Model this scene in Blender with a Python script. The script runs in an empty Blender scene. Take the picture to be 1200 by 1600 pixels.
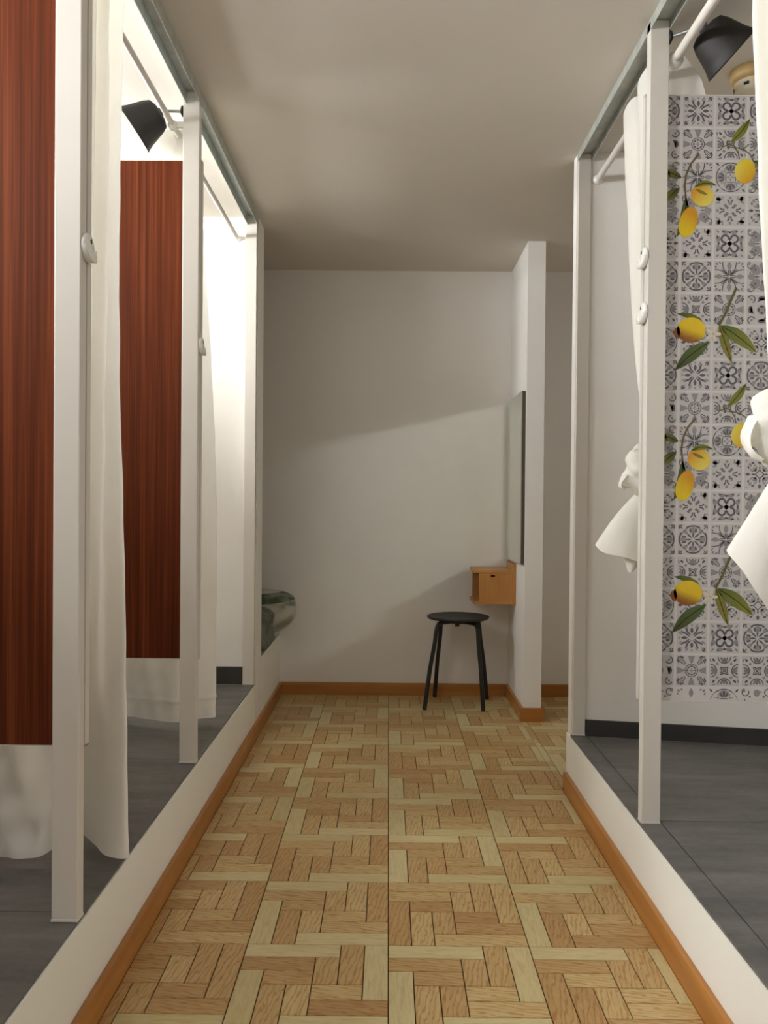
import bpy, bmesh, math, random
from mathutils import Vector, Matrix
random.seed(7)
S = bpy.context.scene
COL = S.collection
PI = math.pi

# ------------------------------------------------------------------ camera, sky, light, exposure
cam_d = bpy.data.cameras.new('camera'); cam = bpy.data.objects.new('camera', cam_d); COL.objects.link(cam)
cam_d.sensor_fit = 'VERTICAL'; cam_d.sensor_height = 24.0
cam_d.lens = 24.0 * 1325.0 / 1600.0
cam_d.clip_start = 0.02
_p, _y, _r = math.radians(-0.60), math.radians(0.31), math.radians(0.50)
fw = Vector((-math.sin(_y) * math.cos(_p), math.cos(_y) * math.cos(_p), math.sin(_p)))
r0 = fw.cross(Vector((0, 0, 1))).normalized(); u0 = r0.cross(fw)
rt = r0 * math.cos(_r) + u0 * math.sin(_r); up = -r0 * math.sin(_r) + u0 * math.cos(_r)
m = Matrix((rt, up, -fw)).transposed().to_4x4(); m.translation = Vector((0, 0, 1.0))
cam.matrix_world = m
S.camera = cam

w = bpy.data.worlds.new('sky'); S.world = w; w.use_nodes = True
bg = w.node_tree.nodes['Background']; bg.inputs[0].default_value = (0.80, 0.90, 1.0, 1); bg.inputs[1].default_value = 1.0

S.view_settings.view_transform = 'Standard'; S.view_settings.look = 'None'
S.view_settings.gamma = 1.0; S.view_settings.use_curve_mapping = False
S.view_settings.exposure = -0.12
S.cycles.max_bounces = 12; S.cycles.diffuse_bounces = 8; S.cycles.glossy_bounces = 6
S.cycles.blur_glossy = 0.0; S.cycles.sample_clamp_indirect = 0.0; S.cycles.caustics_reflective = True
S.cycles.use_guiding = True

# daylight entering by the small windows high in the left wall (y0, y1, z0, z1), one per booth
WINDOWS = [(-0.25, 0.40, 1.80, 2.14), (0.85, 1.45, 1.80, 2.14), (1.95, 2.46, 1.80, 2.14), (2.60, 3.10, 1.95, 2.17)]
WIN_W = [60.0, 53.0, 36.0, 52.0]
LWX = -1.62
for i, ((y0, y1, z0, z1), wt) in enumerate(zip(WINDOWS, WIN_W)):
    l = bpy.data.lights.new('window_daylight', 'AREA'); l.shape = 'RECTANGLE'
    l.size = z1 - z0; l.size_y = y1 - y0; l.energy = wt; l.color = (0.98, 1.0, 1.0)
    o = bpy.data.objects.new('window_daylight', l); COL.objects.link(o)
    o.location = (LWX - 0.14, (y0 + y1) / 2, (z0 + z1) / 2); o.rotation_euler = (0, -PI / 2, 0)
# weak added fill light through an invented window behind the photographer
FRONT_Y = -3.6
l = bpy.data.lights.new('front_fill', 'AREA'); l.shape = 'RECTANGLE'; l.size = 1.4; l.size_y = 0.95
l.energy = 5.0; l.color = (1.0, 0.98, 0.95)
o = bpy.data.objects.new('front_fill', l); COL.objects.link(o)
o.location = (-0.05, FRONT_Y - 0.14, 1.62); o.rotation_euler = (PI / 2, 0, 0)

# ------------------------------------------------------------------ materials
def srgb(r, g, b):
    f = lambda c: (c / 255) / 12.92 if c / 255 <= 0.04045 else ((c / 255 + 0.055) / 1.055) ** 2.4
    return (f(r), f(g), f(b), 1)

class NT:
    def __init__(s, name):
        s.m = bpy.data.materials.new(name); s.m.use_nodes = True
        s.t = s.m.node_tree; s.b = s.t.nodes['Principled BSDF']
        s.out = [n for n in s.t.nodes if n.type == 'OUTPUT_MATERIAL'][0]
    def n(s, kind, **kw):
        nd = s.t.nodes.new(kind)
        for k, v in kw.items():
            if k in nd.inputs: nd.inputs[k].default_value = v
            else: setattr(nd, k, v)
        return nd
    def l(s, a, b): s.t.links.new(a, b)
    def coords(s, scale=(1, 1, 1), kind='Object', rnd=False):
        c = s.n('ShaderNodeTexCoord'); mp = s.n('ShaderNodeMapping'); mp.inputs['Scale'].default_value = scale
        s.l(c.outputs[kind], mp.inputs['Vector'])
        if rnd:
            oi = s.n('ShaderNodeObjectInfo'); mu = s.n('ShaderNodeMath', operation='MULTIPLY'); mu.inputs[1].default_value = 37.0
            cx = s.n('ShaderNodeCombineXYZ'); s.l(oi.outputs['Random'], mu.inputs[0])
            for k in range(3): s.l(mu.outputs[0], cx.inputs[k])
            s.l(cx.outputs[0], mp.inputs['Location'])
        return mp.outputs[0]
    def noise(s, vec, scale, detail=3, rough=0.55, dist=0.0):
        nd = s.n('ShaderNodeTexNoise'); nd.inputs['Scale'].default_value = scale; nd.inputs['Detail'].default_value = detail
        nd.inputs['Roughness'].default_value = rough; nd.inputs['Distortion'].default_value = dist
        s.l(vec, nd.inputs['Vector']); return nd.outputs['Fac']
    def ramp(s, fac, stops):
        r = s.n('ShaderNodeValToRGB'); e = r.color_ramp.elements
        while len(e) < len(stops): e.new(0.5)
        for el, (p, c) in zip(e, stops): el.position = p; el.color = c
        s.l(fac, r.inputs[0]); return r.outputs[0]
    def bump(s, h, strength=0.1, dist=0.002):
        b = s.n('ShaderNodeBump'); b.inputs['Strength'].default_value = strength; b.inputs['Distance'].default_value = dist
        s.l(h, b.inputs['Height']); s.l(b.outputs[0], s.b.inputs['Normal'])

def paint(name, c1, c2, rough=0.6, bumpst=0.08, scale=40, big=3):
    k = NT(name); v = k.coords()
    k.l(k.ramp(k.noise(v, big, 4), [(0.3, c1), (0.7, c2)]), k.b.inputs['Base Color'])
    k.b.inputs['Roughness'].default_value = rough; k.bump(k.noise(v, scale, 4), bumpst, 0.002); return k.m

M = {}
M['wall'] = paint('wall_paint', srgb(234, 231, 227), srgb(238, 236, 232), 0.75, 0.10, 60)
M['ceiling'] = paint('ceiling_paint', srgb(214, 207, 196), srgb(218, 211, 201), 0.8, 0.08, 50)
M['white_wood'] = paint('white_painted_wood', srgb(213, 208, 200), srgb(218, 213, 206), 0.4, 0.05, 90)
M['kerb'] = paint('kerb_paint', srgb(240, 240, 233), srgb(244, 244, 238), 0.55, 0.12, 45)
M['plastic'] = paint('white_plastic', srgb(236, 234, 228), srgb(238, 236, 231), 0.25, 0.0)
M['cream'] = paint('cream_plastic', srgb(228, 216, 190), srgb(232, 221, 198), 0.4, 0.0)
M['tan'] = paint('tan_plastic', srgb(190, 160, 105), srgb(200, 170, 115), 0.45, 0.0)
M['skirting'] = paint('dark_skirting', srgb(52, 50, 49), srgb(60, 58, 56), 0.5, 0.04)
M['lamp'] = paint('charcoal_lamp_metal', srgb(25, 21, 19), srgb(29, 25, 22), 0.6, 0.02)
M['lampin'] = paint('lamp_inner_white', srgb(215, 208, 198), srgb(220, 214, 204), 0.5, 0.0)
M['dark'] = paint('dark_hole', srgb(30, 26, 22), srgb(34, 30, 26), 0.6, 0.0)
M['black_metal'] = paint('black_powdercoat', srgb(26, 25, 24), srgb(30, 29, 28), 0.45, 0.03, 200)
M['black_plastic'] = paint('black_plastic', srgb(34, 34, 34), srgb(39, 39, 39), 0.5, 0.05, 250)
M['joint'] = paint('floor_joint', srgb(84, 50, 30), srgb(94, 58, 36), 0.8, 0.0)
M['white_print'] = paint('print_ground', srgb(203, 199, 197), srgb(208, 204, 202), 0.45, 0.0)
M['print_pale'] = paint('print_pale_grey', srgb(188, 184, 183), srgb(193, 189, 188), 0.45, 0.0)
M['print_mid'] = paint('print_mid_grey', srgb(140, 136, 137), srgb(148, 144, 145), 0.45, 0.0)
M['print_dark'] = paint('print_dark_grey', srgb(88, 84, 90), srgb(98, 94, 99), 0.45, 0.0)
M['mirror_back'] = paint('mirror_backing', srgb(72, 66, 56), srgb(80, 74, 64), 0.6, 0.0)

def metal(name, c, rough):
    k = NT(name); v = k.coords((1, 1, 1))
    k.l(k.ramp(k.noise(v, 25, 3), [(0.35, c), (0.7, tuple(min(1, x * 1.25) for x in c[:3]) + (1,))]), k.b.inputs['Base Color'])
    k.b.inputs['Metallic'].default_value = 0.6; k.b.inputs['Roughness'].default_value = rough; return k.m
M['galv'] = metal('galvanised_steel', srgb(182, 186, 182), 0.5)
M['steel'] = metal('screw_steel', srgb(150, 150, 150), 0.35)

def vinyl():
    k = NT('grey_vinyl'); v = k.coords((1, 1, 1)); v2 = k.coords((1.2, 5, 1))
    a = k.noise(v2, 3.0, 6, 0.65); b = k.noise(v, 60, 3)
    mx = k.n('ShaderNodeMath', operation='MULTIPLY_ADD'); k.l(b, mx.inputs[0]); mx.inputs[1].default_value = 0.25; k.l(a, mx.inputs[2])
    k.l(k.ramp(mx.outputs[0], [(0.45, srgb(84, 82, 81)), (0.78, srgb(112, 109, 106))]), k.b.inputs['Base Color'])
    k.b.inputs['Roughness'].default_value = 0.5; k.bump(b, 0.06, 0.001); return k.m
M['vinyl'] = vinyl()

def mirror():
    k = NT('mirror_glass'); k.b.inputs['Metallic'].default_value = 1.0; k.b.inputs['Roughness'].default_value = 0.0
    v = k.coords(); k.l(k.ramp(k.noise(v, 2, 1), [(0.3, (0.80, 0.86, 0.82, 1)), (0.7, (0.81, 0.87, 0.83, 1))]), k.b.inputs['Base Color']); return k.m
M['mirror'] = mirror()

def pane():
    k = NT('window_pane'); tr = k.n('ShaderNodeBsdfTransparent'); gl = k.n('ShaderNodeBsdfGlossy'); gl.inputs['Roughness'].default_value = 0.02
    mx = k.n('ShaderNodeMixShader'); fr = k.n('ShaderNodeFresnel'); fr.inputs['IOR'].default_value = 1.3
    k.l(fr.outputs[0], mx.inputs[0]); k.l(tr.outputs[0], mx.inputs[1]); k.l(gl.outputs[0], mx.inputs[2]); k.l(mx.outputs[0], k.out.inputs[0]); return k.m
M['pane'] = pane()

def laminate():
    k = NT('sapele_laminate'); v = k.coords((1, 1, 0.010), rnd=True); v2 = k.coords((1, 1, 0.4))
    a = k.noise(v, 90, 3, 0.6); b = k.noise(v, 330, 2, 0.5); c = k.noise(v2, 1.5, 2)
    m1 = k.n('ShaderNodeMath', operation='MULTIPLY_ADD'); k.l(b, m1.inputs[0]); m1.inputs[1].default_value = 0.45; k.l(a, m1.inputs[2])
    m2 = k.n('ShaderNodeMath', operation='MULTIPLY_ADD'); k.l(c, m2.inputs[0]); m2.inputs[1].default_value = 0.12; k.l(m1.outputs[0], m2.inputs[2])
    k.l(k.ramp(m2.outputs[0], [(0.50, srgb(70, 32, 15)), (0.78, srgb(95, 44, 22)), (1.05, srgb(122, 62, 33))]), k.b.inputs['Base Color'])
    k.b.inputs['Roughness'].default_value = 0.55; k.b.inputs['Specular IOR Level'].default_value = 0.10; k.bump(b, 0.04, 0.0005); return k.m
M['laminate'] = laminate()

def pine(name, scale, c1, c2, c3, knots=True, rough=0.38):
    k = NT(name); v = k.coords(scale); vk = k.coords()
    a = k.noise(v, 22, 4, 0.6, 0.4)
    col = k.ramp(a, [(0.3, c1), (0.52, c2), (0.72, c3)])
    if knots:
        kn = k.n('ShaderNodeTexVoronoi'); kn.inputs['Scale'].default_value = 5.0; k.l(vk, kn.inputs['Vector'])
        f = k.ramp(kn.outputs['Distance'], [(0.03, (1, 1, 1, 1)), (0.09, (0, 0, 0, 1))])
        mx = k.n('ShaderNodeMix', data_type='RGBA'); k.l(f, mx.inputs[0]); k.l(col, mx.inputs[6]); mx.inputs[7].default_value = srgb(108, 56, 22); col = mx.outputs[2]
    k.l(col, k.b.inputs['Base Color']); k.b.inputs['Roughness'].default_value = rough; k.bump(a, 0.05, 0.001); return k.m
PB = (srgb(162, 104, 46), srgb(176, 118, 54), srgb(190, 132, 66))
M['skirt_y'] = pine('varnished_pine_y', (1, 0.06, 1), *PB)
M['skirt_x'] = pine('varnished_pine_x', (0.06, 1, 1), *PB)
SB = (srgb(168, 112, 54), srgb(186, 131, 68), srgb(200, 147, 84))
M['shelf_x'] = pine('pine_grain_x', (0.07, 1, 1), *SB)
M['shelf_z'] = pine('pine_grain_z', (1, 1, 0.07), *SB)

def plank(name, amt, lo):
    k = NT(name); v = k.coords((0.16, 1, 1), rnd=True); vb = k.coords((0.28, 1.5, 1), rnd=True)
    oi = k.n('ShaderNodeObjectInfo')
    wv = k.n('ShaderNodeTexWave', wave_type='RINGS', rings_direction='Z'); wv.inputs['Scale'].default_value = 26; wv.inputs['Distortion'].default_value = 7
    wv.inputs['Detail'].default_value = 2; wv.inputs['Detail Scale'].default_value = 2; k.l(vb, wv.inputs['Vector'])
    a = k.noise(v, 120, 3, 0.6, 0.6)
    f1 = k.ramp(wv.outputs['Fac'], [(0.02, (lo + .18, lo, lo * .78, 1)), (0.30, (1, 1, 1, 1))])
    f2 = k.ramp(a, [(0.30, (0.84, 0.78, 0.68, 1)), (0.58, (1.02, 1.02, 1.02, 1))])
    m1 = k.n('ShaderNodeMix', data_type='RGBA', blend_type='MULTIPLY'); m1.inputs[0].default_value = amt; k.l(oi.outputs['Color'], m1.inputs[6]); k.l(f1, m1.inputs[7])
    m2 = k.n('ShaderNodeMix', data_type='RGBA', blend_type='MULTIPLY'); m2.inputs[0].default_value = 0.9; k.l(m1.outputs[2], m2.inputs[6]); k.l(f2, m2.inputs[7])
    k.l(m2.outputs[2], k.b.inputs['Base Color']); k.b.inputs['Roughness'].default_value = 0.42; k.bump(a, 0.05, 0.0006); return k.m
M['plank'] = plank('oak_plank', 1.0, 0.62)
M['plank_pale'] = plank('pale_oak_plank', 0.25, 0.85)

def fabric():
    k = NT('white_curtain_fabric'); v = k.coords((1, 1, 1))
    wv = k.noise(v, 420, 2); lg = k.noise(v, 6, 3)
    col = k.ramp(lg, [(0.3, srgb(241, 238, 230)), (0.7, srgb(245, 243, 237))])
    df = k.n('ShaderNodeBsdfDiffuse'); tl = k.n('ShaderNodeBsdfTranslucent'); mx = k.n('ShaderNodeMixShader'); mx.inputs[0].default_value = 0.20
    bp = k.n('ShaderNodeBump'); bp.inputs['Strength'].default_value = 0.12; bp.inputs['Distance'].default_value = 0.002; k.l(wv, bp.inputs['Height'])
    for q in (df, tl): k.l(col, q.inputs['Color']); k.l(bp.outputs[0], q.inputs['Normal'])
    k.l(df.outputs[0], mx.inputs[1]); k.l(tl.outputs[0], mx.inputs[2]); k.l(mx.outputs[0], k.out.inputs[0]); return k.m
M['fabric'] = fabric()

def bedding(name, c1, c2, c3, sc):
    k = NT(name); v = k.coords((1, 1, 1)); a = k.noise(v, sc, 3, 0.5, 1.2)
    k.l(k.ramp(a, [(0.36, c1), (0.5, c2), (0.62, c3)]), k.b.inputs['Base Color']); k.b.inputs['Roughness'].default_value = 0.9
    k.bump(k.noise(v, 300, 2), 0.1, 0.002); return k.m
M['duvet'] = bedding('grey_green_duvet', srgb(86, 92, 82), srgb(104, 108, 98), srgb(122, 124, 114), 14)
M['pillow'] = bedding('leaf_print_pillow', srgb(120, 132, 112), srgb(188, 190, 178), srgb(206, 203, 192), 5)
M['pillow_band'] = bedding('pillow_dark_band', srgb(84, 94, 76), srgb(104, 112, 96), srgb(140, 146, 128), 12)

def vcol():
    k = NT('printed_fruit'); a = k.n('ShaderNodeVertexColor'); a.layer_name = 'print'
    n = k.noise(k.coords(), 300, 2); mx = k.n('ShaderNodeMix', data_type='RGBA', blend_type='MULTIPLY'); mx.inputs[0].default_value = 0.25
    k.l(a.outputs[0], mx.inputs[6]); k.l(k.ramp(n, [(0.3, (0.75, 0.75, 0.75, 1)), (0.6, (1, 1, 1, 1))]), mx.inputs[7])
    k.l(mx.outputs[2], k.b.inputs['Base Color']); k.b.inputs['Roughness'].default_value = 0.45; return k.m
M['fruit'] = vcol()

# ------------------------------------------------------------------ mesh helpers
class MB:
    def __init__(s): s.v = []; s.f = []; s.sm = []
    def add(s, vs, fs, smooth=False):
        b = len(s.v); s.v += [tuple(p) for p in vs]; s.f += [tuple(i + b for i in f) for f in fs]; s.sm += [smooth] * len(fs); return s
    def box(s, x0, x1, y0, y1, z0, z1):
        return s.add([(x0, y0, z0), (x1, y0, z0), (x1, y1, z0), (x0, y1, z0), (x0, y0, z1), (x1, y0, z1), (x1, y1, z1), (x0, y1, z1)],
                     [(0, 3, 2, 1), (4, 5, 6, 7), (0, 1, 5, 4), (1, 2, 6, 5), (2, 3, 7, 6), (3, 0, 4, 7)])
    def prism(s, pts, z0, z1):
        n = len(pts)
        return s.add([(x, y, z0) for x, y in pts] + [(x, y, z1) for x, y in pts],
                     [tuple(range(n - 1, -1, -1)), tuple(range(n, 2 * n))] + [(i, (i + 1) % n, n + (i + 1) % n, n + i) for i in range(n)])
    def tube(s, pts, r, seg=12, caps=True):
        pts = [Vector(p) for p in pts]; rs = r if isinstance(r, (list, tuple)) else [r] * len(pts); vs = []; ref = None
        for i, p in enumerate(pts):
            t = (pts[min(i + 1, len(pts) - 1)] - pts[max(i - 1, 0)]).normalized()
            if ref is None: ref = Vector((0, 0, 1)) if abs(t.z) < 0.9 else Vector((1, 0, 0))
            a = (ref - t * ref.dot(t)).normalized(); b = t.cross(a); ref = a
            vs += [p + (a * math.cos(2 * PI * k / seg) + b * math.sin(2 * PI * k / seg)) * rs[i] for k in range(seg)]
        fs = [(i * seg + k, i * seg + (k + 1) % seg, (i + 1) * seg + (k + 1) % seg, (i + 1) * seg + k) for i in range(len(pts) - 1) for k in range(seg)]
        s.add(vs, fs, True)
        if caps:
            n = len(vs); s.add(vs[:seg], [tuple(range(seg - 1, -1, -1))]); s.add(vs[n - seg:], [tuple(range(seg))])
        return s
    def lathe(s, prof, org, axis, seg=28):
        ax = Vector(axis).normalized(); ref = Vector((0, 1, 0)) if abs(ax.y) < 0.9 else Vector((1, 0, 0))
        a = (ref - ax * ref.dot(ax)).normalized(); b = ax.cross(a); org = Vector(org); vs = []
        for r, h in prof: vs += [org + ax * h + (a * math.cos(2 * PI * k / seg) + b * math.sin(2 * PI * k / seg)) * max(r, 1e-5) for k in range(seg)]
        fs = [(i * seg + k, i * seg + (k + 1) % seg, (i + 1) * seg + (k + 1) % seg, (i + 1) * seg + k) for i in range(len(prof) - 1) for k in range(seg)]
        return s.add(vs, fs, True)
    def grid(s, rows, closed=False):
        n = len(rows[0]); vs = [p for r in rows for p in r]; fs = []
        for i in range(len(rows) - 1):
            for k in range(n if closed else n - 1): fs.append((i * n + k, i * n + (k + 1) % n, (i + 1) * n + (k + 1) % n, (i + 1) * n + k))
        return s.add(vs, fs, True)
    def build(s, name, mat, parent=None, bevel=0.0, weld=False):
        me = bpy.data.meshes.new(name); me.from_pydata(s.v, [], s.f)
        for p, q in zip(me.polygons, s.sm): p.use_smooth = q
        me.materials.append(mat if not isinstance(mat, str) else M[mat])
        if weld or bevel:
            bm = bmesh.new(); bm.from_mesh(me)
            if weld: bmesh.ops.remove_doubles(bm, verts=bm.verts, dist=1e-5)
            if bevel: bmesh.ops.bevel(bm, geom=list(bm.edges), offset=bevel, segments=2, affect='EDGES', profile=0.5)
            bmesh.ops.recalc_face_normals(bm, faces=bm.faces); bm.to_mesh(me); bm.free()
        me.update()
        o = bpy.data.objects.new(name, me); COL.objects.link(o)
        if parent: o.parent = parent
        return o

def bx(name, mat, x0, x1, y0, y1, z0, z1, parent=None, bevel=0.0):
    return MB().box(x0, x1, y0, y1, z0, z1).build(name, mat, parent, bevel)
def struct(o): o['kind'] = 'structure'; return o
def tag(o, label, cat, group=None):
    o['label'] = label; o['category'] = cat
    if group: o['group'] = group
    return o
def thing(name, label, cat, group=None, loc=(0, 0, 0)):
    o = bpy.data.objects.new(name, None); COL.objects.link(o); o.empty_display_size = 0.05; o.location = loc
    return tag(o, label, cat, group)
def put(o, root):
    """parent o (built in world coordinates) to a root Empty that stands at its own place"""
    o.parent = root; o.matrix_parent_inverse = Matrix.Translation(root.location).inverted(); return o
def cm(pts, t):
    """Catmull-Rom through control points"""
    n = len(pts) - 1; u = min(max(t, 0), 1) * n; i = min(int(u), n - 1); u -= i
    P = [Vector(pts[min(max(j, 0), n)]) for j in (i - 1, i, i + 1, i + 2)]
    return 0.5 * ((2 * P[1]) + (P[2] - P[0]) * u + (2 * P[0] - 5 * P[1] + 4 * P[2] - P[3]) * u * u + (3 * P[1] - P[0] - 3 * P[2] + P[3]) * u ** 3)

# ------------------------------------------------------------------ measures
CEIL = 2.207; BACK = 4.42; LX = -0.562; RX = 0.634; KL = 0.225; KR = 0.203; RWX = 1.62
L1, L2, L3 = 1.545, 2.495, 3.575
R2, R3 = 2.117, 2.92
NOOK = 3.76       # far face of the left end wall
PASS = 2.99       # far face of the right end wall

# ------------------------------------------------------------------ shell
fl = struct(bx('floor', 'joint', -1.75, 1.75, FRONT_Y - 0.1, BACK + 0.1, -0.06, -0.0035))
struct(bx('ceiling', 'ceiling', -1.75, 1.75, FRONT_Y - 0.1, BACK + 0.1, CEIL, CEIL + 0.08))
struct(bx('wall_back', 'wall', -1.75, 1.75, BACK, BACK + 0.1, -0.0035, CEIL))
struct(bx('wall_right', 'wall', RWX, RWX + 0.12, FRONT_Y, BACK, -0.0035, CEIL))
b = MB()                                                        # left wall with its row of small high windows
ys = [FRONT_Y] + [q for wdw in WINDOWS for q in wdw[:2]] + [BACK]
for i in range(0, len(ys), 2): b.box(LWX - 0.12, LWX, ys[i], ys[i + 1], -0.0035, CEIL)
for y0, y1, z0, z1 in WINDOWS: b.box(LWX - 0.12, LWX, y0, y1, -0.0035, z0); b.box(LWX - 0.12, LWX, y0, y1, z1, CEIL)
struct(b.build('wall_left', 'wall'))
for i, (y0, y1, z0, z1) in enumerate(WINDOWS):
    t = 0.018; f = MB()
    f.box(LWX - 0.09, LWX - 0.04, y0, y1, z0, z0 + t); f.box(LWX - 0.09, LWX - 0.04, y0, y1, z1 - t, z1)
    f.box(LWX - 0.09, LWX - 0.04, y0, y0 + t, z0 + t, z1 - t); f.box(LWX - 0.09, LWX - 0.04, y1 - t, y1, z0 + t, z1 - t)
    fo = struct(f.build('window_%d' % (i + 1), 'white_wood'))
    bx('pane', 'pane', LWX - 0.068, LWX - 0.064, y0 + t, y1 - t, z0 + t, z1 - t, fo)
b = MB(); x0, x1, z0, z1 = -0.75, 0.65, 1.15, 2.10                # wall behind the photographer with an invented window for the fill light
b.box(LWX, x0, FRONT_Y - 0.1, FRONT_Y, -0.0035, CEIL).box(x1, RWX, FRONT_Y - 0.1, FRONT_Y, -0.0035, CEIL)
b.box(x0, x1, FRONT_Y - 0.1, FRONT_Y, -0.0035, z0).box(x0, x1, FRONT_Y - 0.1, FRONT_Y, z1, CEIL)
struct(b.build('wall_front', 'wall'))
f = MB(); t = 0.04
f.box(x0, x1, FRONT_Y - 0.08, FRONT_Y - 0.03, z0, z0 + t).box(x0, x1, FRONT_Y - 0.08, FRONT_Y - 0.03, z1 - t, z1)
f.box(x0, x0 + t, FRONT_Y - 0.08, FRONT_Y - 0.03, z0 + t, z1 - t).box(x1 - t, x1, FRONT_Y - 0.08, FRONT_Y - 0.03, z0 + t, z1 - t)
fo = struct(f.build('window_5', 'white_wood')); bx('pane', 'pane', x0 + t, x1 - t, FRONT_Y - 0.058, FRONT_Y - 0.054, z0 + t, z1 - t, fo)  # frame and pane of the added window, out of view

# pier carrying the mirror, end walls of the two rows of booths
struct(bx('wall_pier', 'wall', 0.630, 0.711, 3.905, BACK, -0.0035, CEIL))
struct(bx('wall_left_end', 'wall', LWX, LX + 0.001, L3 + 0.03, NOOK, 0.0, CEIL))
struct(MB().prism([(0.640, R3 + 0.022), (0.684, R3 + 0.012), (RWX, 2.765), (RWX, PASS), (0.640, PASS)], 0.0, CEIL).build('wall_right_end', 'wall'))

# raised booth floors
p = struct(bx('floor_left', 'kerb', LWX, LX, FRONT_Y, L3 + 0.03, -0.0035, KL - 0.006))
for ya, yb in ((FRONT_Y, L1 + 0.04), (L1 + 0.042, L2 + 0.04), (L2 + 0.042, L3 + 0.03)):
    bx('floor_sheet', 'vinyl', LWX, LX - 0.004, ya, yb, KL - 0.006, KL, p)
p = struct(bx('floor_right', 'kerb', RX, RWX, FRONT_Y, PASS, -0.0035, KR - 0.006))
for ya, yb in ((FRONT_Y, R2 + 0.02), (R2 + 0.0235, R3 + 0.015)):
    bx('floor_sheet', 'vinyl', 0.6925, RWX, ya, yb, KR - 0.006, KR, p)
    bx('edge_strip', 'vinyl', RX + 0.003, 0.689, ya, yb, KR - 0.006, KR + 0.0006, p)
struct(bx('trim_1', 'kerb', LWX, LX, NOOK, BACK, -0.0035, 0.312))            # solid base under the bed

# skirting
bt, bh = 0.014, 0.063
struct(bx('baseboard_left', 'skirt_y', LX, LX + bt, FRONT_Y, BACK - bt, -0.0035, bh, bevel=0.002))
struct(bx('baseboard_right', 'skirt_y', RX - bt, RX, FRONT_Y, PASS - 0.02, -0.0035, bh, bevel=0.002))
struct(bx('baseboard_back', 'skirt_x', LX, 0.630 - bt, BACK - bt, BACK, -0.0035, bh, bevel=0.002))
struct(bx('baseboard_passage', 'skirt_x', 0.711 + bt, RWX, BACK - bt, BACK, -0.0035, bh, bevel=0.002))
q = struct(bx('baseboard_pier', 'skirt_x', 0.630 - bt, 0.711 + bt, 3.905 - bt, 3.905, -0.0035, bh, bevel=0.002))
bx('side_board', 'skirt_y', 0.630 - bt, 0.630, 3.905, BACK, -0.0035, bh, q, 0.002)
bx('side_board', 'skirt_y', 0.711, 0.711 + bt, 3.905, BACK, -0.0035, bh, q, 0.002)
struct(bx('baseboard_left_booth', 'skirting', LWX, LX - 0.055, L3 + 0.018, L3 + 0.03, KL, KL + 0.073, bevel=0.002))
struct(MB().prism([(0.686, R3 + 0.002), (RWX, 2.755), (RWX, 2.765), (0.686, R3 + 0.012)], KR, KR + 0.055).build('baseboard_right_booth', 'skirting'))

# ceiling tracks: galvanised channels that the posts stand up into
def track(name, xo, xi, zb, y0, y1):
    o = struct(bx(name, 'galv', min(xo, xi), max(xo, xi), y0, y1, CEIL - 0.003, CEIL))
    d = 0.0015 if xi > xo else -0.0015
    bx('outer_flange', 'galv', min(xo, xo + d), max(xo, xo + d), y0, y1, zb, CEIL - 0.003, o)
    bx('inner_flange', 'galv', min(xi, xi - d), max(xi, xi - d), y0, y1, zb, CEIL - 0.003, o)
    return o
track('trim_2', LX + 0.001, LX - 0.042, 2.166, FRONT_Y, L3 + 0.03)
track('trim_3', RX + 0.005, RX + 0.054, 2.180, FRONT_Y, R3 + 0.01)

# ------------------------------------------------------------------ parquet floor: pinwheel tiles of twelve planks
T = 0.3185; C6 = T / 6; X0 = 0.008; Y0 = 1.590
PAT = []                                     # (col, row from the far side, length along x?, length in cells)
for c, r, ln, hz in ((0, 0, 4, 1), (0, 1, 3, 1), (1, 2, 2, 1), (5, 0, 4, 0), (4, 0, 3, 0), (3, 1, 2, 0),
                     (2, 5, 4, 1), (3, 4, 3, 1), (3, 3, 2, 1), (0, 2, 4, 0), (1, 3, 3, 0), (2, 3, 2, 0)):
    PAT.append((c, r, ln if hz else 1, 1 if hz else ln, hz, ln))
REG = [(LX + bt + 0.001, RX - bt - 0.001, FRONT_Y, BACK - bt - 0.001), (RX - bt, 1.61, PASS + 0.001, 3.905 - bt - 0.001), (0.711 + bt + 0.001, 1.61, 3.905 - bt, BACK - bt - 0.001)]
PALE = [srgb(206, 191, 144), srgb(201, 186, 138), srgb(210, 196, 150)]
MID = [srgb(201, 174, 122), srgb(195, 166, 114), srgb(205, 180, 128)]
BROWN = [srgb(188, 154, 102), srgb(192, 160, 108), srgb(184, 149, 98)]
pl = []
for i in range(-2, 6):
    for j in range(-11, 10):
        for c, r, cw, ch, hz, ln in PAT:
            xa = X0 + i * T + c * C6; xb = xa + cw * C6; yb = Y0 + (j + 1) * T - r * C6; ya = yb - ch * C6
            g = 0.0012; gl = 0.0013 if c == 0 else g; gr = 0.0013 if c + cw == 6 else g
            for qx0, qx1, qy0, qy1 in REG:
                a0, a1, b0, b1 = max(xa + gl, qx0), min(xb - gr, qx1), max(ya + g, qy0), min(yb - g, qy1)
                if a1 - a0 > 0.005 and b1 - b0 > 0.005:
                    k = random.random()
                    tone = random.choice(PALE if (ln == 4 and k < 0.62) else MID if k < 0.70 else BROWN)
                    pl.append((b0, a0, a1, b1, hz, tone))
pl.sort(key=lambda q: q[0])
near = [q for q in pl if q[3] > 1.55 and q[1] < 0.62][:300]; nid = set(map(id, near)); rest = [q for q in pl if id(q) not in nid]
cache = {}
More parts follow.
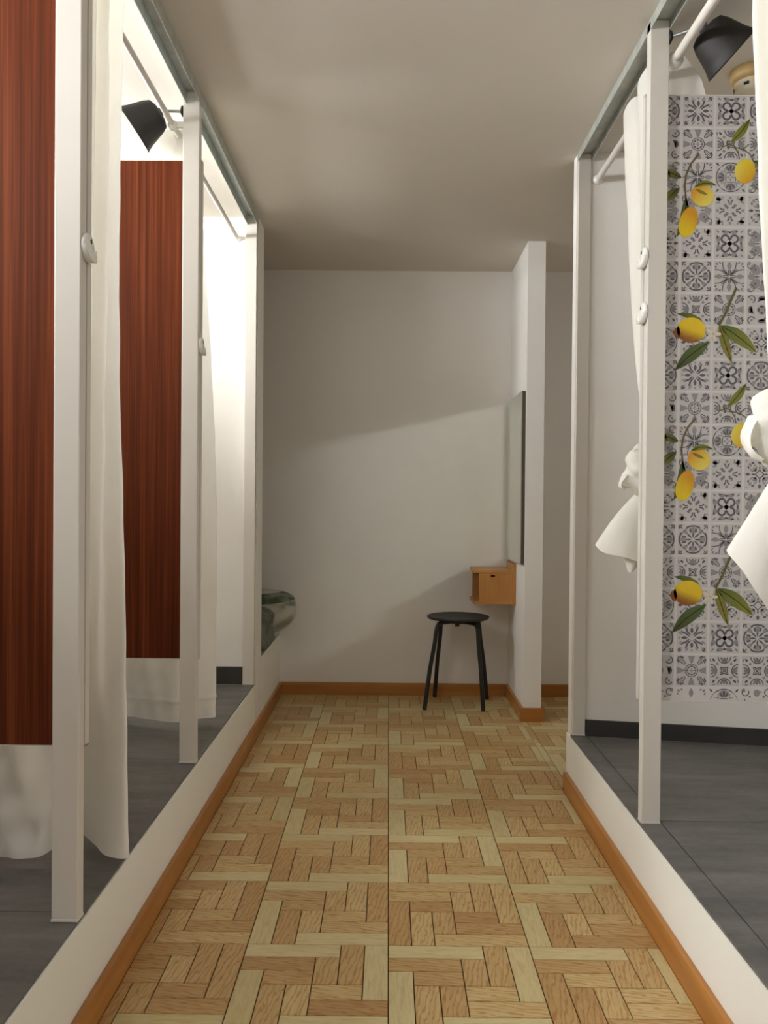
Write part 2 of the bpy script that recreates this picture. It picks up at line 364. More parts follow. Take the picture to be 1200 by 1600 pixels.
for b0, a0, a1, b1, hz, tone in near:
    ln, wd = (a1 - a0, b1 - b0) if hz else (b1 - b0, a1 - a0)
    pale = tone in PALE; key = (round(ln, 4), round(wd, 4), pale)
    if key not in cache:
        h, k, e = ln / 2, wd / 2, 0.0009
        vs = [(-h, -k, -0.0034), (h, -k, -0.0034), (h, k, -0.0034), (-h, k, -0.0034), (-h, -k, -e), (h, -k, -e), (h, k, -e), (-h, k, -e),
              (-h + e, -k + e, 0), (h - e, -k + e, 0), (h - e, k - e, 0), (-h + e, k - e, 0)]
        me = bpy.data.meshes.new('plank')
        me.from_pydata(vs, [], [(0, 1, 5, 4), (1, 2, 6, 5), (2, 3, 7, 6), (3, 0, 4, 7), (4, 5, 9, 8), (5, 6, 10, 9), (6, 7, 11, 10), (7, 4, 8, 11), (8, 9, 10, 11)])
        me.materials.append(M['plank_pale' if pale else 'plank']); cache[key] = me
    o = bpy.data.objects.new('plank', cache[key]); COL.objects.link(o); o.parent = fl
    o.location = ((a0 + a1) / 2, (b0 + b1) / 2, 0); o.rotation_euler = (0, 0, 0 if hz else PI / 2); o.color = tone
k = NT('oak_plank_far'); a = k.n('ShaderNodeVertexColor'); a.layer_name = 'tone'
g1 = k.noise(k.coords((1, 1, 1)), 60, 3); mx = k.n('ShaderNodeMix', data_type='RGBA', blend_type='MULTIPLY'); mx.inputs[0].default_value = 0.8
k.l(a.outputs[0], mx.inputs[6]); k.l(k.ramp(g1, [(0.35, (0.84, 0.79, 0.70, 1)), (0.6, (1.02, 1.02, 1.02, 1))]), mx.inputs[7]); k.l(mx.outputs[2], k.b.inputs['Base Color']); k.b.inputs['Roughness'].default_value = 0.42
mb = MB(); cols = []
for b0, a0, a1, b1, hz, tone in rest:
    mb.box(a0, a1, b0, b1, -0.0034, 0); cols += [tone] * 24
o = mb.build('far_planks', k.m, fl); o['kind'] = 'stuff'
ca = o.data.color_attributes.new('tone', 'FLOAT_COLOR', 'CORNER')
for d, c in zip(ca.data, cols): d.color = c

# ------------------------------------------------------------------ posts
def post(x0, x1, y, z0, z1, label, depth=0.03):
    t = thing('wooden_post', label, 'post', 'white booth posts', ((x0 + x1) / 2, y + depth / 2, z0))
    put(bx('shaft', 'white_wood', x0, x1, y, y + depth, z0 + 0.004, z1, bevel=0.0022), t)
    f = MB(); f.prism([(x0 - 0.0006, y - 0.0015), (x1 + 0.0006, y - 0.0015), (x1 + 0.0006, y + depth), (x0 - 0.0006, y + depth)], z0 + 0.0008, z0 + 0.006)
    put(f.build('sealant', 'white_wood', None, 0.001), t); return t
post(-0.613, -0.564, L1, KL, CEIL - 0.004, 'nearest white wooden post on the left beside the large brown panel')
post(-0.613, -0.564, L2, KL, CEIL - 0.004, 'second white wooden post on the left, in front of the narrower brown panel')
post(-0.612, -0.564, L3, KL, CEIL - 0.004, 'farthest white wooden post on the left against the end wall')
post(0.639, 0.686, R2, KR, CEIL - 0.004, 'white wooden post on the right carrying two hooks beside the lemon print panel')
post(0.641, 0.684, R3, KR, CEIL - 0.004, 'farthest white wooden post on the right at the corner of the end wall', 0.022)

# ------------------------------------------------------------------ partition panels
def panel(x0, x1, y, z0, z1, mat, name, label, cat, grp):
    t = thing(name, label, cat, grp, ((x0 + x1) / 2, y + 0.01, z0))
    put(bx('board', mat, x0 + 0.002, x1 - 0.002, y, y + 0.02, z0 + 0.002, z1 - 0.002), t)
    b = MB(); b.box(x0, x1, y + 0.0004, y + 0.0196, z0, z0 + 0.002).box(x0, x1, y + 0.0004, y + 0.0196, z1 - 0.002, z1)
    b.box(x0, x0 + 0.002, y + 0.0004, y + 0.0196, z0, z1).box(x1 - 0.002, x1, y + 0.0004, y + 0.0196, z0, z1)
    e = put(b.build('edge_band', 'white_wood'), t); e['label'] = 'white edge banding'
    e = put(bx('bounce_sheet', 'wall', x0 + 0.002, x1 - 0.002, y + 0.02, y + 0.0206, z0 + 0.002, z1 - 0.002), t); e['label'] = 'added white sheet that bounces light'  # unseen reverse made white to bounce more light into the booths
    return t
panel(LWX + 0.002, LX - 0.0005, L1 + 0.03, 0.541, 2.012, 'laminate', 'partition_panel', 'tall reddish brown wood panel at the left edge behind the nearest post', 'panel', 'brown wood partitions')
panel(LWX + 0.002, LX - 0.0005, L2 + 0.03, 0.529, 2.013, 'laminate', 'partition_panel', 'reddish brown wood panel hanging behind the second left post under the spotlight', 'panel', 'brown wood partitions')
LP_X0, LP_Y, LP_Z1, LP_Z0 = 0.6365, R2 + 0.03, 2.034, 0.505
lp = panel(LP_X0, RWX - 0.002, LP_Y, LP_Z0, LP_Z1, 'white_print', 'partition_panel', 'panel printed with grey patterned tiles and yellow lemons on the right', 'panel', None)

# --- the flat print on the lemon panel
TS = 0.0829; TX0 = 0.7285 - TS
class PR:
    def __init__(s): s.q = {0: MB(), 1: MB(), 2: MB()}
    def poly(s, pts, sh): s.q[sh].add([(x, 0, z) for x, z in pts], [tuple(range(len(pts)))])
    def strip(s, pts, wd, sh):
        L, R = [], []
        for i, p in enumerate(pts):
            a = pts[max(i - 1, 0)]; b = pts[min(i + 1, len(pts) - 1)]; dx, dz = b[0] - a[0], b[1] - a[1]; n = math.hypot(dx, dz) or 1
            L.append((p[0] - dz / n * wd / 2, p[1] + dx / n * wd / 2)); R.append((p[0] + dz / n * wd / 2, p[1] - dx / n * wd / 2))
        for i in range(len(pts) - 1): s.poly([L[i], L[i + 1], R[i + 1], R[i]], sh)
def el(cx, cz, rx, rz, ang=0, n=10):
    c, s_ = math.cos(ang), math.sin(ang); return [(cx + rx * math.cos(k) * c - rz * math.sin(k) * s_, cz + rx * math.cos(k) * s_ + rz * math.sin(k) * c) for k in (2 * PI * i / n for i in range(n))]
def petal(x0, z0, x1, z1, wd):
    dx, dz = x1 - x0, z1 - z0; n = math.hypot(dx, dz); ux, uz = -dz / n * wd / 2, dx / n * wd / 2
    return [(x0, z0), (x0 + dx * .3 + ux * .8, z0 + dz * .3 + uz * .8), (x0 + dx * .55 + ux, z0 + dz * .55 + uz), (x0 + dx * .85 + ux * .5, z0 + dz * .85 + uz * .5), (x1, z1),
            (x0 + dx * .85 - ux * .5, z0 + dz * .85 - uz * .5), (x0 + dx * .55 - ux, z0 + dz * .55 - uz), (x0 + dx * .3 - ux * .8, z0 + dz * .3 - uz * .8)]
def arc(cx, cz, r, a0, a1, n=10): return [(cx + r * math.cos(a0 + (a1 - a0) * i / n), cz + r * math.sin(a0 + (a1 - a0) * i / n)) for i in range(n + 1)]
D = math.radians
def motif(kind):
    out = []
    P = lambda pts, sh: out.append(('p', pts, sh)); Sx = lambda pts, wd, sh: out.append(('s', pts, wd, sh))
    mir = lambda pts: [(z, x) for x, z in pts]
    if kind == 'S':
        for q in (petal(.02, .06, .20, .25, .055), mir(petal(.02, .06, .20, .25, .055))): P(q, 1)
        P(petal(0, .13, 0, .34, .10), 1); P(petal(.10, .30, .20, .44, .07), 0); P(petal(.20, .12, .36, .22, .06), 1); P(mir(petal(.20, .12, .36, .22, .06)), 1); P(mir(petal(.10, .30, .20, .42, .05)), 0)
        P(petal(.30, .38, .43, .44, .05), 1); P(mir(petal(.30, .38, .43, .44, .05)), 1); P(petal(.29, .29, .40, .40, .05), 0); P(el(0, .40, .035, .03), 0)
    elif kind == 'Q':
        Sx(arc(.145, .145, .115, D(-100), D(190), 14), .045, 1); P(el(0, 0, .07, .07, 0, 12), 1); P(el(.36, .14, .07, .10), 0); P(el(.14, .36, .10, .07), 0); P(petal(0, .06, 0, .16, .05), 1)
        P(petal(-.01, .31, .05, .40, .05), 1); P(petal(.01, .31, -.05, .40, .05), 1); P(el(.38, .38, .06, .03, D(45)), 0); P(el(.22, .40, .05, .03), 0); P(el(.40, .22, .03, .05), 0)
    elif kind == 'E':
        Sx(el(.315, .315, .16, .055, D(45)) + [el(.315, .315, .16, .055, D(45))[0]], .02, 1); P(el(.315, .315, .11, .02, D(45)), 0)
        Sx([(.24, .40), (.36, .46)], .03, 1); Sx([(.40, .24), (.46, .36)], .03, 1)
        Sx(arc(0, 0, .20, D(0), D(90)), .018, 1); P(el(.09, .09, .03, .03, 0, 6), 1); P(el(0, .13, .025, .035, 0, 6), 1); P(petal(0, .01, 0, .07, .03), 1)
        P([(-.11, .46), (.11, .46), (.05, .27), (-.05, .27)], 0); Sx(arc(0, 0, .14, D(5), D(85)), .03, 0); P(el(.0, .25, .03, .02, 0, 6), 1)
    elif kind == 'K':
        Sx(arc(0, .44, .20, D(180), D(360)), .022, 1); Sx(arc(0, .44, .13, D(190), D(350)), .012, 0)
        for dx in (-.09, 0, .09): P(petal(dx, .36, dx, .44, .035), 1)
        Sx([(-.12, .12), (0, .085), (.12, .12)], .022, 1); Sx([(.0, .0), (.075, .075)], .022, 1); P(el(.34, .34, .06, .035, D(45)), 1); P(el(.22, .22, .05, .05, 0, 6), 0); P(el(0, .32, .10, .09), 0); P(petal(.26, .42, .40, .46, .05), 0)
    elif kind == 'X':
        Sx([(.03, .20), (.03, .03)], .022, 1); Sx([(.03, .03), (.20, .03)], .022, 1); P(petal(0, .18, 0, .48, .15), 0); P([(.05, .05), (.20, .09), (.26, .26), (.09, .20)], 0)
        Sx([(.06, .06), (.15, .17), (.20, .30), (.22, .46)], .02, 1); Sx([(.06, .06), (.17, .15), (.30, .20), (.46, .22)], .02, 1); P(el(.40, .40, .05, .04, D(45)), 0)
        P(petal(.26, .40, .34, .46, .04), 1); P(petal(.40, .26, .46, .34, .04), 1); P([(.05, .12), (.12, .14), (.14, .12), (.12, .05)], 0)
    elif kind == 'R':
        P(petal(0, .19, 0, .42, .07), 1); P(petal(.03, .17, .14, .36, .05), 1); P(petal(-.03, .17, -.14, .36, .05), 1); Sx(arc(0, 0, .45, D(52), D(128)), .022, 1)
        Sx([(.16, .16), (.20, .30)], .02, 0); Sx([(.16, .16), (.30, .20)], .02, 0); Sx([(-.13, .15), (.13, .15)], .02, 1); P(petal(0, .02, 0, .12, .06), 0); P(petal(.36, .36, .46, .46, .06), 1); P(el(.0, .30, .17, .12), 0); Sx(arc(0, 0, .45, D(15), D(75)), .016, 0)
    elif kind == 'G':
        P(el(.22, .22, .19, .15, D(45)), 0); P(el(.0, .34, .10, .12), 0); P(el(.42, .42, .06, .06), 0); P(el(.22, .22, .035, .035, 0, 6), 1); Sx(arc(.36, .36, .11, D(60), D(300)), .02, 1); P(petal(0, .08, 0, .26, .05), 1); P(el(.12, .38, .03, .02), 1)
    elif kind == 'U':
        Sx([(.05, .08), (.17, .20)], .022, 1); Sx([(.08, .05), (.20, .17)], .022, 1); Sx([(.025, .18), (.035, .27), (.09, .34)], .03, 1); Sx([(-.025, .18), (-.035, .27), (-.09, .34)], .03, 1)
        Sx([(.22, .38), (.34, .33), (.36, .24)], .05, 0); Sx([(.36, .44), (.36, .33)], .06, 0); P(el(.37, .37, .08, .08), 0); P(el(0, .40, .05, .05), 0); P(el(.42, .24, .02, .02, 0, 6), 1); P(el(.24, .43, .02, .02, 0, 6), 1)
    elif kind == 'M':
        Sx(arc(0, 0, .43, D(60), D(120)), .035, 1); Sx(arc(0, 0, .40, D(22), D(68)), .016, 1); P(petal(0, .04, 0, .25, .06), 1); P(petal(.03, .03, .20, .20, .06), 1)
        P(petal(.07, .20, .11, .36, .07), 1); P(petal(-.07, .20, -.11, .36, .07), 1); P(el(.24, .24, .09, .06, D(45)), 0); P(el(0, .30, .10, .10), 0); Sx([(.34, .44), (.44, .44), (.44, .34)], .03, 1); P(petal(.33, .33, .42, .42, .04), 1)
    elif kind == 'L':
        P(arc(0, .24, .13, D(0), D(180)) + [(.10, .34), (.13, .24)], 1); P(el(0, .36, .12, .07), 1); P(petal(-.10, .12, .10, .12, .08), 0); P([(0, 0), (.09, .09), (0, .12)], 0); P([(0, 0), (.12, 0), (.09, .09)], 0)
        Sx(arc(.33, .33, .11, D(200), D(430)), .025, 1); P(el(.33, .33, .06, .035, D(45)), 0)
    elif kind == 'F':
        P(petal(0, .30, 0, .46, .10), 1); P(petal(.0, .14, .0, .27, .05), 1); Sx([(0, .14), (.14, 0)], .02, 1); P(el(.30, .30, .07, .04, D(45)), 0); P(el(.22, .36, .05, .03), 1); P(el(.36, .22, .03, .05), 1); P(el(.42, .42, .03, .03, 0, 6), 0); Sx(arc(.2, .2, .10, D(100), D(350)), .03, 0); P(el(.16, .16, .08, .05, D(45)), 0)
    return out
TAB = ['MSQM', 'LEKK', 'GXRG', 'GGUF', 'FUQG', 'MMXG', 'KKEL', 'RFFF']
MOT = {k: motif(k) for k in 'SQEKXRGUMLF'}
pr = PR()
ncol = int((RWX - TX0) / TS) + 1; nrow = int((LP_Z1 - LP_Z0) / TS) + 1
def clipok(pts): return all(LP_X0 + .002 < x < RWX - .004 and LP_Z0 + .002 < z < LP_Z1 - .002 for x, z in pts)
for r in range(nrow):
    for c in range(ncol):
        kd = TAB[(r + 4 * (c // 4)) % 8][c % 4]; cx = TX0 + (c + .5) * TS; cz = LP_Z1 - (r + .5) * TS
        h_ = TS * .465; sq = [(cx - h_, cz - h_), (cx + h_, cz - h_), (cx + h_, cz + h_), (cx - h_, cz + h_)]
        if clipok(sq): pr.poly(sq, 2)
        for it in MOT[kd]:
            for q in range(4):
                cs, sn = ((1, 0), (0, 1), (-1, 0), (0, -1))[q]
                pts = [(cx + (x * cs - z * sn) * TS * .96, cz + (x * sn + z * cs) * TS * .96) for x, z in it[1]]
                if clipok(pts): pr.poly(pts, it[2]) if it[0] == 'p' else pr.strip(pts, it[2] * TS * 1.35, it[3])
for sh, nm, off in ((2, 'print_pale', .0002), (0, 'print_mid', .0004), (1, 'print_dark', .0006)):
    o = pr.q[sh].build('printed_tile_pattern', nm); o.location = (0, LP_Y - off, 0); put(o, lp)
    o.matrix_parent_inverse = Matrix.Translation(lp.location).inverted()
    o['label'] = ('mid grey tile print', 'dark grey tile print', 'pale grey tile print')[sh]

SC = TS / 52.3
class CP:                                                       # colour print: polygons with a colour per corner
    def __init__(s): s.v = []; s.f = []; s.c = []
    def fan(s, pts, colf):
        cx = sum(p[0] for p in pts) / len(pts); cz = sum(p[1] for p in pts) / len(pts); n = len(pts)
        for ring, k0 in (((0, .6), 0), ((.6, 1), 1)):
            for i in range(n):
                a, b_ = pts[i], pts[(i + 1) % n]
                f = lambda p, u: (cx + (p[0] - cx) * u, cz + (p[1] - cz) * u)
                quad = [f(a, ring[0]), f(b_, ring[0]), f(b_, ring[1]), f(a, ring[1])] if ring[0] else [(cx, cz), f(a, ring[1]), f(b_, ring[1])]
                base = len(s.v); s.v += quad; s.f.append(tuple(range(base, base + len(quad)))); s.c += [colf(*p) for p in quad]
    def strip(s, pts, wd, col):
        t = PR(); t.strip(pts, wd, 0); m_ = t.q[0]
        for f in m_.f:
            base = len(s.v); s.v += [(m_.v[i][0], m_.v[i][2]) for i in f]; s.f.append(tuple(range(base, base + len(f)))); s.c += [col] * len(f)
    def build(s, name, off, org):
        vs = [(org[0] + x * SC, -off, org[1] - z * SC) for x, z in s.v]
        vs = [(min(max(x, LP_X0 + .003), RWX - .005), y, min(max(z, LP_Z0 + .003), LP_Z1 - .003)) for x, y, z in vs]
        me = bpy.data.meshes.new(name); me.from_pydata(vs, [], s.f); me.materials.append(M['fruit'])
        ca = me.color_attributes.new('print', 'FLOAT_COLOR', 'CORNER')
        for d, c in zip(ca.data, s.c): d.color = c
        o = bpy.data.objects.new(name, me); COL.objects.link(o); o.location = (0, LP_Y, 0); put(o, lp); return o
def lerp(a, b_, t): t = min(max(t, 0), 1); return tuple(x + (y - x) * t for x, y in zip(a, b_))
YEL, PALEY, ORG, BRN = srgb(226, 194, 24), srgb(226, 208, 90), srgb(206, 142, 20), srgb(136, 74, 22)
GRN, DGRN, LGRN = srgb(98, 108, 36), srgb(62, 72, 32), srgb(132, 132, 44)
def leaf_poly(x0, y0, x1, y1, wd, bend=0.0):
    L, R = [], []
    dx, dy = x1 - x0, y1 - y0; n = math.hypot(dx, dy); nx, ny = -dy / n, dx / n
    for i in range(9):
        t = i / 8; h = wd / 2 * math.sin(PI * t) ** .8 * (1.12 - .3 * t); c = bend * math.sin(PI * t)
        L.append((x0 + dx * t + nx * (h + c), y0 + dy * t + ny * (h + c))); R.append((x0 + dx * t + nx * (c - h), y0 + dy * t + ny * (c - h)))
    return L + R[-2:0:-1]
def leaf(cp, *a, dark=GRN, light=LGRN, vein=True, **k):
    pts = leaf_poly(*a, **k); x0, y0, x1, y1 = a[:4]
    cp.fan(pts, lambda x, y: lerp(dark, light, ((x - x0) * (x1 - x0) + (y - y0) * (y1 - y0)) / ((x1 - x0) ** 2 + (y1 - y0) ** 2)))
    if vein:
        b_ = k.get('bend', 0); dx, dy = x1 - x0, y1 - y0; n = math.hypot(dx, dy)
        cp.strip([(x0 + dx * t - dy / n * b_ * math.sin(PI * t), y0 + dy * t + dx / n * b_ * math.sin(PI * t)) for t in (.05, .3, .55, .8, .95)], .9, lerp(LGRN, PALEY, .25))
def place_clusters(dx, dz):
    cl = []
    def org(x0): return (0.7285 - x0 * SC + dx, LP_Z1 + 148 * SC - dz)
    # cluster A: single lemon with three leaves
    og = org(1061)
    if LP_Z0 + .02 < og[1] - 520 * SC < LP_Z1 + .05:
        c = CP(); c.strip([(1151, 453), (1143, 472), (1135, 492), (1124, 513)], 4.0, srgb(96, 92, 44)); leaf(c, 1126, 513, 1184, 556, 22, bend=-3, dark=srgb(84, 98, 30), light=LGRN); leaf(c, 1124, 512, 1145, 573, 15, dark=srgb(110, 112, 34), light=srgb(136, 122, 50)); leaf(c, 1109, 540, 1055, 585, 21, bend=3, dark=srgb(84, 100, 46), light=DGRN)
        leaf(c, 1057, 495, 1104, 520, 10, bend=-7, dark=DGRN, vein=False); c.build('printed_leaf', .0009, og)
        c = CP(); c.fan(el(1080, 521, 23, 20, 0, 22)[:], lambda x, y: lerp(lerp(YEL, srgb(226, 184, 40), .3), BRN, ((y - 519) * 1.0 - (x - 1080) * .35) / 17)); c.fan([(1050, 525), (1060, 514), (1063, 525), (1060, 536)], lambda x, y: BRN); c.build('printed_lemon', .0012, og)
        c = CP()
        for k in range(5): c.fan(el(1115 + 7 * math.cos(k * 1.257), 527 + 7 * math.sin(k * 1.257), 6, 3, k * 1.257, 8), lambda x, y: srgb(216, 204, 186))
        c.build('printed_blossom', .0014, og)
    og = org(1065)
    if LP_Z0 + .02 < og[1] - 320 * SC < LP_Z1 + .05:
        c = CP(); c.strip([(1093, 242), (1080, 258), (1073, 275), (1071, 292), (1073, 312), (1076, 325)], 3.0, srgb(104, 88, 60)); leaf(c, 1073, 310, 1059, 374, 14, bend=-5, dark=DGRN, light=GRN); leaf(c, 1066, 280, 1040, 268, 12, dark=DGRN); leaf(c, 1062, 296, 1038, 318, 15, dark=DGRN); leaf(c, 1046, 268, 1040, 290, 8, dark=DGRN, vein=False)
        c.build('printed_leaf', .0009, og)
        c = CP(); c.fan(el(1099, 308, 18.5, 17, .5, 20), lambda x, y: lerp(ORG, PALEY, ((x - 1085) + (y - 300)) / 40)); c.fan(el(1077, 350, 25, 14, 1.85, 20), lambda x, y: lerp(ORG, YEL, (y - 330) / 34 - (x - 1077) / 40)); c.build('printed_lemon', .0012, og)
        c = CP(); leaf(c, 1086, 294, 1122, 292, 9, bend=-5, dark=GRN); leaf(c, 1088, 298, 1108, 307, 5, dark=srgb(120, 96, 30), vein=False); c.build('printed_leaf', .0015, og)
    if LP_Z0 + .02 < og[1] - 270 * SC < LP_Z1 + .05:
        c = CP(); leaf(c, 1143, 224, 1173, 186, 13, bend=2, dark=LGRN, light=GRN); leaf(c, 1178, 252, 1216, 271, 13, dark=GRN); leaf(c, 1201, 240, 1226, 232, 12, dark=DGRN)
        for st in ([(1132, 230), (1142, 226), (1152, 232), (1163, 234), (1172, 226)], [(1150, 232), (1155, 240), (1157, 250)], [(1163, 234), (1174, 242), (1180, 254)], [(1136, 222), (1140, 234)], [(1178, 290), (1190, 300)]): c.strip(st, 2.0, srgb(110, 100, 74))
        c.build('printed_leaf', .0009, og)
        c = CP(); c.fan(el(1166, 269, 16.5, 19.5, .15, 22), lambda x, y: lerp(lerp(PALEY, YEL, (x - 1152) / 20), ORG, (x - 1160 + (y - 262)) / 46)); c.build('printed_lemon', .0012, og)
for kz in range(-1, 3): place_clusters(0, kz * 8 * TS); place_clusters(4 * TS, (kz * 8 + 4) * TS); place_clusters(8 * TS, kz * 8 * TS)

# ------------------------------------------------------------------ hooks
def hook(x, sx, y, z, label):
    t = thing('wall_hook', label, 'hook', 'white plastic hooks on the posts', (x, y, z))
    prof = [(0.0262, 0.0), (0.0262, 0.003), (0.0235, 0.0068), (0.014, 0.0088), (0.0001, 0.0093)]
    a = MB().lathe(prof, (x, y, z), (sx, 0, 0), 24)
    put(a.build('base', 'plastic', weld=True), t)
    s_ = put(MB().lathe([(0.0001, 0.0096), (0.0046, 0.0094), (0.0046, 0.0070)], (x, y, z + 0.011), (sx, 0, 0), 10).build('screw_hole', 'dark'), t); s_['label'] = 'dark screw hole'
    rows = []                                                     # upturned cup lip around the lower half
    for i in range(17):
        an = PI + (PI) * i / 16; ca, sa = math.cos(an), math.sin(an); hh = 0.0095 + 0.0060 * (-sa)
        rows.append([(x + sx * 0.002, y + 0.0258 * ca, z + 0.0278 * sa), (x + sx * hh, y + 0.0268 * ca, z + 0.0288 * sa), (x + sx * hh, y + 0.0205 * ca, z + 0.0225 * sa), (x + sx * 0.004, y + 0.0195 * ca, z + 0.0215 * sa)])
    put(MB().grid(rows).build('lip', 'plastic'), t)
hook(LX - 0.0012, 1, L1 + 0.026, 1.468, 'white round hook on the nearest left post beside the curtain')
hook(LX - 0.0012, 1, L2 + 0.026, 1.462, 'white round hook on the second left post')
hook(0.6378, -1, R2 + 0.022, 1.622, 'upper white round hook on the right post')
hook(0.6378, -1, R2 + 0.022, 1.484, 'lower white round hook on the right post')

# ------------------------------------------------------------------ curtain rods
def rod(x, z, y0, y1, r, px, label, far_wall=False, near=True):
    t = thing('curtain_rod', label, 'curtain rod', 'white curtain rods', (x, (y0 + y1) / 2, z))
    put(MB().tube([(x, y0, z), (x, y1, z)], r, 14).build('tube', 'white_wood'), t)
    for yy, d in (((y0, 1),) if near else ()) + ((y1, -1),):
        ca = put(MB().lathe([(0.0001, -0.001), (r * 1.75, -0.001), (r * 1.75, 0.004), (r * 1.25, 0.012), (r * 1.0, 0.016)], (x, yy, z), (0, d, 0), 18).build('end_cup', 'plastic'), t)
        if not (far_wall and yy == y1):
            put(bx('bracket', 'plastic', min(px, x), max(px, x), min(yy, yy + d * 0.004), max(yy, yy + d * 0.004), z - 0.008, z + 0.008), t)
rod(-0.650, 2.116, L1 + 0.056, L2 + 0.028, 0.0085, -0.6128, 'white curtain rod on the left from the nearest post to the second')
rod(-0.650, 2.116, L2 + 0.034, L3 + 0.030, 0.0085, -0.6128, 'white curtain rod on the left ending at the far end wall', True)
rod(0.708, 2.116, FRONT_Y, R2 + 0.024, 0.0115, 0.6858, 'thick white curtain rod at the top right in front of the spotlight', near=False)
rod(0.708, 2.116, R2 + 0.036, R3 + 0.008, 0.0105, 0.6858, 'white curtain rod on the right running to the far end wall', True)

# ------------------------------------------------------------------ curtains
def wr(p, a, seed):
    """small irregular wrinkles"""
    x, y, z = p
    d = math.sin(z * 23 + x * 31 + seed) * .35 + math.sin(z * 41 - y * 37 + seed * 2.1) * .3 + math.sin(z * 9 + (x + y) * 19 + seed) * .35
    return (x + d * a, y + math.sin(z * 17 + x * 40 + seed) * a * .6, z)
def cloth_rows(profiles, nu=110, nv=110, wrinkle=.0016, seed=1.0, crease=0.0, hemz=None):
    """profiles: list of rows of 3-D control points, top to bottom"""
    cols = [[cm(p, u / (nu - 1)) for u in range(nu)] for p in profiles]; rows = []
    for v in range(nv):
        t = v / (nv - 1); rw = []
        for u in range(nu):
            x, y, z = wr(cm([c[u] for c in cols], t), wrinkle * min(1, 4 * t + .2), seed)
            if crease and z < .62:                                 # crumpled lower cloth
                k = crease * min(1, (.62 - z) * 6) * min(1, max(0, (-.66 - x) * 12))
                y += k * (math.sin(z * 70 + x * 9) * .6 + math.sin(z * 39 - x * 60 + 1) + .7 * math.sin(x * 95 + z * 14))
            if hemz and abs(z - hemz) < .012: x += .004 * (1 - abs(z - hemz) / .012); y -= .006 * (1 - abs(z - hemz) / .012)
            rw.append((x, y, z))
        rows.append(rw)
    return rows
def row(z, *xy): return [(x, y, z) for x, y in xy]
t = thing('curtain', 'long off-white curtain hanging beside the nearest left post, hem near the grey floor', 'curtain', None, (-0.65, 1.8, KL))
prof = [row(2.140, (-.72, 1.615), (-.600, 1.635), (-.70, 1.69), (-.597, 1.72), (-.69, 1.75), (-.585, 1.765), (-.67, 1.80), (-.579, 1.835), (-.65, 1.90)),
        row(1.93, (-.74, 1.615), (-.601, 1.635), (-.70, 1.685), (-.600, 1.72), (-.69, 1.755), (-.590, 1.77), (-.67, 1.81), (-.584, 1.84), (-.65, 1.91)),
        row(1.45, (-.76, 1.62), (-.600, 1.63), (-.70, 1.68), (-.600, 1.71), (-.69, 1.77), (-.596, 1.785), (-.66, 1.83), (-.599, 1.87), (-.65, 1.94)),
        row(0.85, (-.82, 1.68), (-.66, 1.64), (-.70, 1.72), (-.615, 1.71), (-.68, 1.80), (-.61, 1.79), (-.62, 1.84), (-.572, 1.835), (-.62, 1.93)),
        row(0.50, (-.90, 1.74), (-.76, 1.70), (-.72, 1.75), (-.66, 1.78), (-.69, 1.85), (-.63, 1.82), (-.595, 1.80), (-.552, 1.795), (-.60, 1.90)),
        row(0.246, (-.95, 1.80), (-.83, 1.775), (-.735, 1.785), (-.715, 1.87), (-.690, 1.905), (-.64, 1.85), (-.595, 1.79), (-.545, 1.782), (-.58, 1.88))]
R_ = cloth_rows(prof, nu=160, nv=170, seed=1.3, crease=.007)
put(MB().grid(R_).build('cloth', 'fabric'), t)
for q in (1.64, 1.76, 1.88, 1.985): put(MB().tube([(-.65 + .0165 * math.cos(a), q, 2.116 + .0165 * math.sin(a)) for a in (2 * PI * k / 20 for k in range(21))], .0022, 8, False).build('ring', 'plastic'), t)

t = thing('curtain', 'off-white curtain hanging behind the second left post, narrow at the top', 'curtain', None, (-0.65, 2.75, KL))
prof = [row(2.135, (-.735, 2.605), (-.62, 2.595), (-.70, 2.612), (-.60, 2.63), (-.69, 2.66), (-.612, 2.69), (-.68, 2.72), (-.622, 2.75), (-.675, 2.78)),
        row(1.95, (-.77, 2.600), (-.62, 2.60), (-.71, 2.62), (-.61, 2.64), (-.69, 2.67), (-.61, 2.70), (-.67, 2.74), (-.618, 2.78), (-.67, 2.82)),
        row(1.45, (-.82, 2.62), (-.70, 2.60), (-.73, 2.66), (-.65, 2.66), (-.68, 2.72), (-.63, 2.75), (-.65, 2.81), (-.606, 2.89), (-.66, 2.94)),
        row(0.95, (-.92, 2.72), (-.80, 2.70), (-.78, 2.76), (-.72, 2.74), (-.70, 2.79), (-.67, 2.80), (-.64, 2.86), (-.600, 2.962), (-.66, 2.99)),
        row(0.50, (-1.02, 2.85), (-.92, 2.84), (-.86, 2.87), (-.80, 2.83), (-.74, 2.84), (-.70, 2.83), (-.645, 2.89), (-.598, 2.955), (-.66, 3.01)),
        row(0.250, (-1.10, 2.93), (-.99, 2.945), (-.93, 2.93), (-.87, 2.93), (-.79, 2.89), (-.71, 2.872), (-.650, 2.915), (-.597, 2.945), (-.64, 3.01))]
R_ = cloth_rows(prof, nu=130, nv=200, seed=4.2, crease=.003, hemz=.322)
put(MB().grid(R_).build('cloth', 'fabric'), t)
for q in (2.60, 2.67, 2.75): put(MB().tube([(-.65 + .0165 * math.cos(a), q, 2.116 + .0165 * math.sin(a)) for a in (2 * PI * k / 20 for k in range(21))], .0022, 8, False).build('ring', 'plastic'), t)

